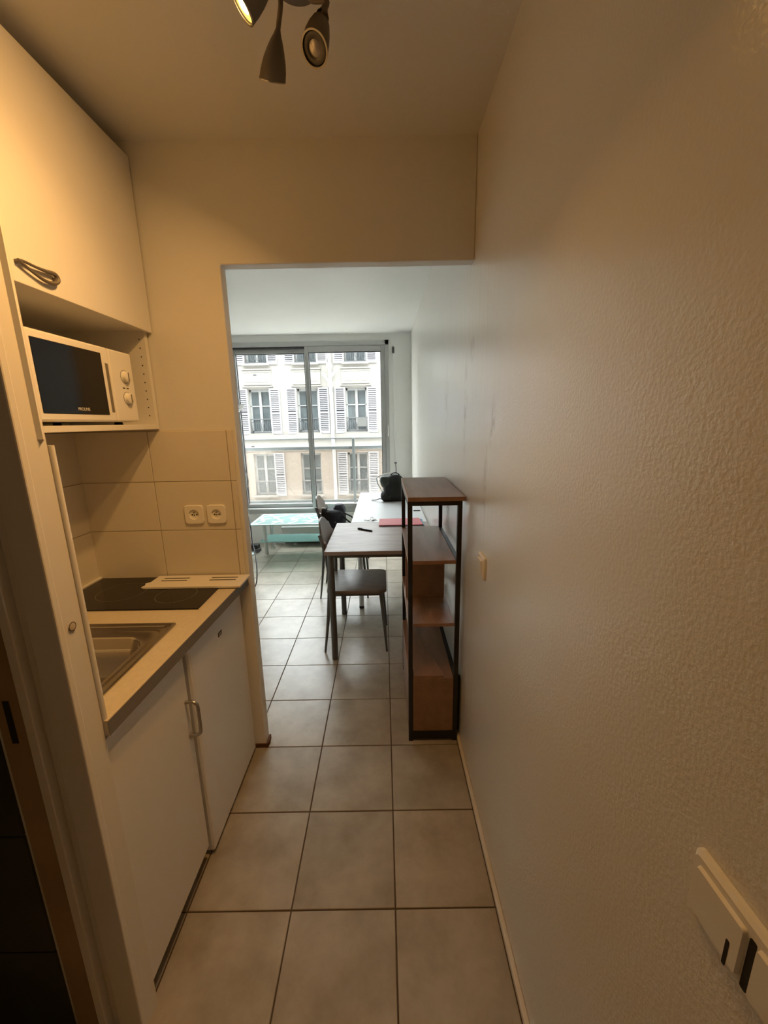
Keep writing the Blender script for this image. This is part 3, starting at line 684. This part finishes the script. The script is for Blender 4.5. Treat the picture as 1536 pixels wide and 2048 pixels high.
# ------------------------------------------------------------------ tables
t1 = thing('wooden_table', (-.03, 1.06, 0), 'small brown wood-top table on grey tube legs', 'table')
tx0, tx1, ty0, ty1, tz = -.388, .318, .700, 1.418, .75
B(tx0, tx1, ty0, ty1, tz-.024, tz).build('tabletop', 'wood_table', t1, bevel=.002)
m = MB().box(tx0+.03, tx1-.03, ty0+.03, ty0+.055, tz-.05, tz-.024).box(tx0+.03, tx1-.03, ty1-.055, ty1-.03, tz-.05, tz-.024).box(tx0+.03, tx0+.055, ty0+.055, ty1-.055, tz-.05, tz-.024).box(tx1-.055, tx1-.03, ty0+.055, ty1-.055, tz-.05, tz-.024)
m.build('apron', 'grey_metal', t1)
for x in (tx0+.034, tx1-.034):
    for y in (ty0+.034, ty1-.052): MB().lathe([(.020, 0), (.0205, .01), (.0205, tz-.024)], (x, y, 0), n=16).build('leg', 'grey_metal', t1)
t2 = thing('white_table', (.03, 2.11, 0), 'long white table standing under the backpack by the window', 'table')
ux0, ux1, uy0, uy1 = -.278, .318, 1.424, 2.795
B(ux0, ux1, uy0, uy1, tz-.034, tz).build('tabletop', 'white_table', t2, bevel=.002)
for x in (ux0+.06, ux1-.06):
    for y in (uy0+.05, uy1-.06):
        l = MB().lathe([(.020, .02), (.020, tz-.034)], (x, y, 0), n=16).build('leg', 'white_table', t2); MB().lathe([(.021, 0), (.021, .022)], (x, y, 0), n=16).build('foot', 'black_plastic', l)

# ------------------------------------------------------------------ chairs (built facing +x about the floor centre)
def make_chair(loc, label, group):
    ch = thing('dining_chair', loc, label, 'chair', group); o = Vector(loc)
    def P(x, y, z): return o+Vector((x, y, z))
    def xpost(z): return -.165-.055*max(0, (z-.62)/.24)**1.3
    for s in (-1, 1):
        pts = [(-.213, s*.180, .0), (-.185, s*.180, .22), (-.165, s*.180, .44), (-.163, s*.180, .56), (xpost(.68), s*.180, .68), (xpost(.76), s*.178, .76), (xpost(.825), s*.176, .825)]
        q = bez([P(*p) for p in pts], 5); MB().tube(q, [.007+.006*min(1, (v.z)/.35) for v in q], 10).build('rear_post', 'grey_metal', ch)
        q = [P(.205, s*.180, 0), P(.19, s*.178, .2), P(.170, s*.172, .43)]; MB().tube(q, [.007, .011, .013], 10).build('leg', 'grey_metal', ch)
        MB().tube([P(-.165, s*.178, .415), P(.172, s*.172, .415)], .010, 8).build('side_rail', 'grey_metal', ch)
    MB().tube([P(.168, -.17, .415), P(.168, .17, .415)], .010, 8).build('front_rail', 'grey_metal', ch)
    MB().tube([P(-.165, -.178, .415), P(-.165, .178, .415)], .010, 8).build('back_rail', 'grey_metal', ch)
    loops = []
    for z, g in ((.427, -.008), (.430, 0), (.445, 0), (.450, -.005)):
        loops.append([Vector(p) for p in rrect(o.x+.012, o.y, .198+g, .200+g, .045, o.z+z, 5)])
    MB().loft(loops).build('seat', 'wood_chair', ch)
    nu, nv = 14, 9; front = []; back = []
    for j in range(nv):
        v = j/(nv-1); z = .655+.235*v; hw = .192*(1-.30*abs(2*v-1)**7)
        for i in range(nu):
            u = -1+2*i/(nu-1); x = xpost(z)+.012-.020*(1-u*u)+.012
            zz = z-.055*(abs(u)**4)*(v if v > .5 else -.0)
            front.append(P(x, u*hw, zz)); back.append(P(x-.011, u*hw, zz))
    m = MB(); nn = nu*nv; fs = []
    for j in range(nv-1):
        for i in range(nu-1):
            a = j*nu+i; fs += [(a, a+1, a+nu+1, a+nu), (nn+a+nu, nn+a+nu+1, nn+a+1, nn+a)]
    bd = [i for i in range(nu)]+[j*nu+nu-1 for j in range(1, nv)]+[(nv-1)*nu+i for i in range(nu-2, -1, -1)]+[j*nu for j in range(nv-2, 0, -1)]
    for k in range(len(bd)):
        a, b = bd[k], bd[(k+1) % len(bd)]; fs.append((a, nn+a, nn+b, b))
    m.add(front+back, fs); m.smooth = True; m.build('backrest', 'wood_chair', ch)
    return ch
c1 = make_chair((-.218, .992, 0), 'wooden chair with grey tube legs pushed under the brown table', 'dining chairs')
c2 = copy_tree(c1); c2.location = (-.378, 1.845, 0); c2['label'] = 'wooden chair with a dark bag on it, beside the white table'

# ------------------------------------------------------------------ things on the tables
fp = MB().prism([(-.04, 1.286), (.285, 1.292), (.285, 1.48), (.268, 1.50), (-.04, 1.494)], tz+.0005, tz+.0045).build('blue_folder', 'blue'); tag(fp, 'blue folder lying under the pink folder', 'folder')
pf = MB().prism([(-.057, 1.284), (.255, 1.288), (.276, 1.302), (.262, 1.500), (-.053, 1.486)], tz+.005, tz+.012).build('pink_folder', 'pink', bevel=.001); tag(pf, 'pink card folder on the brown and white tables', 'folder')
a, b_ = at(716, 1057, 2, tz+.006), at(745, 1062, 2, tz+.006); dv = (b_-a)
pe = thing('black_pen', (a.x, a.y, tz), 'black pen lying on the brown table', 'pen')
MB().tube([a, a+dv*.94], .0058, 10).build('barrel', 'black_plastic', pe); MB().tube([a+dv*.94, b_], [.005, .0015], 10).build('tip', 'black_plastic', pe)
MB().tube([a+dv*.02+Vector((0, 0, .006)), a+dv*.3+Vector((0, 0, .007))], .0018, 6).build('clip', 'black_plastic', pe)
a, b_ = at(827, 1021, 2, tz+.005), at(841, 1021, 2, tz+.005); dv = b_-a
gpn = thing('grey_pen', (a.x, a.y, tz), 'thin grey pen on the white table behind the shelf unit', 'pen')
MB().tube([a, a+dv*.9], .0045, 8).build('barrel', 'grey_metal', gpn); MB().tube([a+dv*.9, b_], [.004, .001], 8).build('tip', 'grey_metal', gpn)
ky = thing('key_ring', (-.11, 1.47, tz), 'small bunch of silver keys on the white table edge', 'keys')
kx, kyy = -.115, 1.475
MB().tube([(kx+.013*math.cos(t), kyy, tz+.0165+.013*math.sin(t)) for t in [2*math.pi*i/14 for i in range(15)]], .0018, 6).build('ring', 'chrome', ky)
for k, (dx, dy, ang) in enumerate(((.0, .0, .3), (-.02, .004, 2.9), (.008, -.006, 1.0))):
    ca, sa = math.cos(ang), math.sin(ang); mm = Matrix.Translation((kx+dx, kyy+dy, tz+.0008+.0022*k)) @ Matrix.Rotation(ang, 4, 'Z')
    MB().prism([(0, -.008), (.012, -.010), (.018, -.004), (.042, -.004), (.044, 0), (.042, .004), (.018, .004), (.012, .010), (0, .008)], 0, .002).xf(mm).build('key', 'nickel', ky)

def pack(name, loc, h, w, d, mat, label, cat, lean=0.0, seed=1):
    """soft backpack: lofted sack + front pocket + handle; d along y, w along x"""
    rd = random.Random(seed); o = Vector(loc); t = thing(name, loc, label, cat)
    def sack(cx, cy, z0, z1, hw, hd, prof, nz=9):
        loops = []
        for k in range(nz):
            v = k/(nz-1); s = prof(v)
            l = rrect(o.x+cx+lean*v, o.y+cy, hw*s, hd*s, min(hw, hd)*s*.7, o.z+z0+(z1-z0)*v, 5)
            loops.append([p+Vector((rd.uniform(-1, 1), rd.uniform(-1, 1), 0))*.006*(1 if 0 < k < nz-1 else .3) for p in l])
        m = MB().loft(loops); m.smooth = True; return m
    return t, sack
t, sack = pack('backpack', (.105, 2.32, tz), .27, .2, .2, 'fabric_black', 'black backpack slumped upright on the white table', 'backpack', lean=-.02, seed=3)
sack(0, 0, .001, .262, .112, .105, lambda v: (.90+.12*math.sin(math.pi*min(1, v*1.2)))*(1-.5*max(0, (v-.72)/.28)**2)).build('body', 'fabric_black', t, sub=1)
sack(-.085, -.015, .130, .250, .058, .075, lambda v: .55+.5*math.sin(math.pi*(.12+.80*v))).build('upper_pocket', 'fabric_green', t, sub=1)
sack(-.080, -.035, .002, .095, .068, .080, lambda v: .8+.22*math.sin(math.pi*v)-.25*v*v).build('lower_pocket', 'fabric_black', t, sub=1)
B(-.058+.001, -.046, 2.200, 2.206, tz+.05, tz+.058).build('badge', 'nickel', t) if False else MB().lathe([(.006, 0), (.005, .003)], (.045, 2.204, tz+.062), (0, -1, 0), 12).build('rivet', 'nickel', t)
q = bez([(.03, 2.26, tz+.035), (-.03, 2.24, tz+.028), (-.06, 2.25, tz+.030), (-.10, 2.28, tz+.012), (-.138, 2.30, tz+.008)], 6)
MB().tube(q, .011, 8, flat=.4).build('strap', 'fabric_black', t)
q = bez([(.05, 2.30, tz+.250), (.07, 2.30, tz+.272), (.11, 2.31, tz+.276), (.14, 2.32, tz+.255)], 6); MB().tube(q, .009, 8, flat=.6).build('top_handle', 'fabric_black', t)
# white wire frame arching behind the backpack
wr = thing('wire_frame', (.06, 2.46, tz), 'thin white wire frame arching out behind the black backpack', 'wire frame')
YW = 2.46
def wp_(px, py, dy=0): return at(px, py, 1, YW+dy)
arc = bez([wp_(765, 984), wp_(755, 966), wp_(754, 955), wp_(762, 951), wp_(775, 947), wp_(790, 945.5), wp_(803, 949), wp_(812, 957), wp_(815, 975), (.25, YW, tz+.004)], 6)
arc[0].z = max(arc[0].z, tz)
MB().tube([(arc[0].x+.02, YW, tz+.006)]+arc, .0065, 8).build('arch', 'white_wire', wr)
MB().tube(bez([wp_(757, 954), wp_(764, 960, .03), wp_(770, 968, .05), (.03, YW+.05, tz+.006)], 6), .003, 6).build('brace', 'white_wire', wr)
MB().tube(bez([wp_(764, 951), wp_(768, 957, .04), wp_(776, 966, .09), (.08, YW+.09, tz+.006)], 6), .003, 6).build('brace', 'white_wire', wr)
MB().tube([(-.0, YW, tz+.006), (.25, YW, tz+.006)], .004, 6).tube([(.03, YW+.05, tz+.006), (.08, YW+.09, tz+.006), (.22, YW+.04, tz+.006)], .004, 6).build('base_wire', 'white_wire', wr)

t, sack = pack('shoulder_bag', (-.455, 1.86, .4505), .35, .2, .25, 'fabric_navy', 'dark shoulder bag with straps sitting on the far chair', 'bag', lean=.0, seed=5)
sack(.005, 0, .001, .330, .085, .135, lambda v: (.92+.10*math.sin(math.pi*v))*(1-.35*max(0, (v-.8)/.2)**2)).build('body', 'fabric_navy', t, sub=1)
sack(-.062, -.02, .180, .325, .055, .11, lambda v: .75+.25*math.sin(math.pi*v)).build('flap', 'fabric_black', t, sub=1)
for (a0, b0, c0) in (((-.40, 1.83, .745), (-.35, 1.80, .735), (-.292, 1.79, .700)), ((-.39, 1.78, .725), (-.345, 1.755, .695), (-.300, 1.74, .655))):
    q = bez([(-.44, a0[1], a0[2]+.01), a0, b0, c0, (c0[0]-.005, c0[1], c0[2]-.06), (-.40, c0[1]+.01, .60)], 6); MB().tube(q, .011, 8, flat=.5).build('strap', 'fabric_black', t)
MB().tube(bez([(-.50, 1.80, .77), (-.555, 1.765, .80), (-.565, 1.755, .775), (-.55, 1.76, .745), (-.50, 1.79, .72)], 6), .006, 8).build('strap', 'white_wire', t)
sack(.035, .02, .250, .362, .055, .085, lambda v: .8+.25*math.sin(math.pi*v)-.3*v*v).build('top_roll', 'fabric_navy', t, sub=1)
sack(-.085, -.06, .255, .345, .030, .05, lambda v: .8+.25*math.sin(math.pi*v)).build('pouch', 'fabric_black', t, sub=1)
MB().lathe([(.006, 0), (.005, .003)], (-.44, 1.724, .68), (0, -1, 0), 12).build('rivet', 'nickel', t)

# ------------------------------------------------------------------ glass table, radiator, lamp, cords
GZ = .42
gt = thing('glass_table', (-1.05, 2.98, 0), 'low glass table with white floral print and lower glass shelf', 'table')
gx0, gx1, gy0, gy1 = -1.530, -.55, 2.705, 3.250
gtop = MB().prism([(p.x, p.y) for p in rrect((gx0+gx1)/2, (gy0+gy1)/2, (gx1-gx0)/2, (gy1-gy0)/2, .03, 0, 4)], GZ-.008, GZ).build('glass_top', 'table_glass', gt)
m = MB(); rd = random.Random(4)
m.box(gx0+.01, gx1-.01, gy0+.004, gy0+.03, GZ+.0002, GZ+.0008).box(gx0+.01, gx1-.01, gy1-.03, gy1-.006, GZ+.0002, GZ+.0008).box(gx0+.006, gx0+.03, gy0+.03, gy1-.03, GZ+.0002, GZ+.0008).box(gx1-.03, gx1-.006, gy0+.03, gy1-.03, GZ+.0002, GZ+.0008)
m.build('print_border', 'frost_white', gtop)
for k in range(9):
    cx = gx0+.10+.11*k+rd.uniform(-.02, .02); cy = gy0+.27+.13*math.sin(k*2.1)
    m = MB(); n = 14; a0 = rd.uniform(0, 3.1)
    for s in range(3):
        aa = a0+s*2.1; r = .085
        pts = [(cx+math.cos(aa)*r*.5+math.cos(aa)*r*.55*math.cos(2*math.pi*i/n)-math.sin(aa)*r*.22*math.sin(2*math.pi*i/n), cy+math.sin(aa)*r*.5+math.sin(aa)*r*.55*math.cos(2*math.pi*i/n)+math.cos(aa)*r*.22*math.sin(2*math.pi*i/n)) for i in range(n)]
        m.prism(pts, GZ+.0002+.0004*s, GZ+.0005+.0004*s)
    m.build('printed_flower', 'frost_white', gtop)
for k in range(5):
    x = gx0+.05+.19*k; q = bez([(x, gy0+.05, GZ+.001), (x+.07, gy0+.18, GZ+.001), (x-.01, gy0+.33, GZ+.001), (x+.09, gy0+.49, GZ+.001)], 8); MB().tube(q, .011, 6, flat=.05).build('printed_vine', 'frost_white', gtop)
m = MB(); m.tube([(p.x, p.y, GZ-.004) for p in rrect((gx0+gx1)/2, (gy0+gy1)/2, (gx1-gx0)/2+.001, (gy1-gy0)/2+.001, .03, 0, 4)]+[((gx1+.001), gy1-.03, GZ-.004)], .0038, 6); m.build('glass_edge', 'glass_edge', gtop)
B(-1.455, -.62, 2.785, 3.10, .192, .200).build('lower_shelf', 'table_glass', gt, bevel=.002)
B(-1.456, -.62, 2.782, 2.786, .191, .201).build('shelf_edge', 'glass_edge', gt)
for x in (-1.400, -.66):
    for y in (2.845, 3.13):
        MB().lathe([(.024, .03), (.024, GZ-.009)], (x, y, 0), n=16).build('leg', 'lamp_white', gt); MB().lathe([(.029, 0), (.029, .022), (.025, .034)], (x, y, 0), n=16).build('foot', 'chrome', gt)
rd_ = thing('low_radiator', (-.85, 3.30, 0), 'low white convector radiator under the window', 'radiator')
rx0 = -1.31
B(rx0, -.30, 3.262, 3.345, .045, .215).build('body', 'lamp_white', rd_, bevel=.004); B(rx0-.012, -.288, 3.255, 3.352, .215, .245).build('top_cover', 'lamp_white', rd_, bevel=.004)
B(rx0+.02, -.32, 3.275, 3.335, .028, .045).build('lower_grille', 'dark', rd_)
for x in (rx0+.15, -.5): B(x-.02, x+.02, 3.27, YB-.001, 0, .028).build('bracket', 'lamp_white', rd_)
bw = at(488, 809, 1, 2.93); lx = bw.x-.155
flp = thing('floor_lamp', (lx, 2.93, 0), 'white uplighter floor lamp mostly hidden behind the doorway edge', 'floor lamp')
MB().lathe([(.12, 0), (.12, .012), (.11, .02), (.012, .024)], (lx, 2.93, 0), n=28).build('base', 'lamp_white', flp)
MB().lathe([(.010, .022), (.010, bw.z-.09)], (lx, 2.93, 0), n=12).build('pole', 'lamp_white', flp)
MB().lathe([(.012, -.10), (.05, -.095), (.095, -.075), (.13, -.04), (.153, 0), (.149, 0), (.125, -.037), (.09, -.068), (.04, -.085)], (lx, 2.93, bw.z), n=32).build('bowl', 'lamp_bowl_backlit', flp)
wc_ = MB().tube(bez([(lx+.01, 2.92, 1.16), at(485, 925, 1, 2.9), at(492, 945, 1, 2.9), at(497, 963, 1, 2.9), at(494, 985, 1, 2.9), at(496, 1015, 1, 2.9), (-1.60, 2.90, .45), (-1.64, 2.9, .01)], 6), .0035, 6).build('lamp_wire', 'nickel', flp)
pc = MB().tube(bez([(lx+.012, 2.93, .86), (-1.56, 2.7, .72), at(500, 1048, 1, 2.45), at(504, 1080, 1, 2.35), at(511, 1112, 1, 2.2), at(514, 1142, 1, 2.05), at(512, 1168, 1, 1.96), (-1.30, 1.90, .006), (-1.6, 1.8, .006), (-1.9, 1.9, .006)], 7), .0055, 8).build('power_cable', 'black_plastic'); tag(pc, 'long black power cable drooping to the floor beyond the doorway', 'cable')
gb = thing('floor_box', (-1.60, 3.05, 0), 'small grey and black box on the floor by the glass table', 'box')
bq = [(-1.70, 3.00), (-1.545, 2.985), (-1.53, 3.07), (-1.69, 3.09)]
MB().prism(bq, .0005, .045).build('body', 'grey_box', gb, bevel=.006); MB().prism([(x*.9-.162, y*.8+.607) for x, y in bq], .045, .095).build('lid', 'black_plastic', gb, bevel=.008)
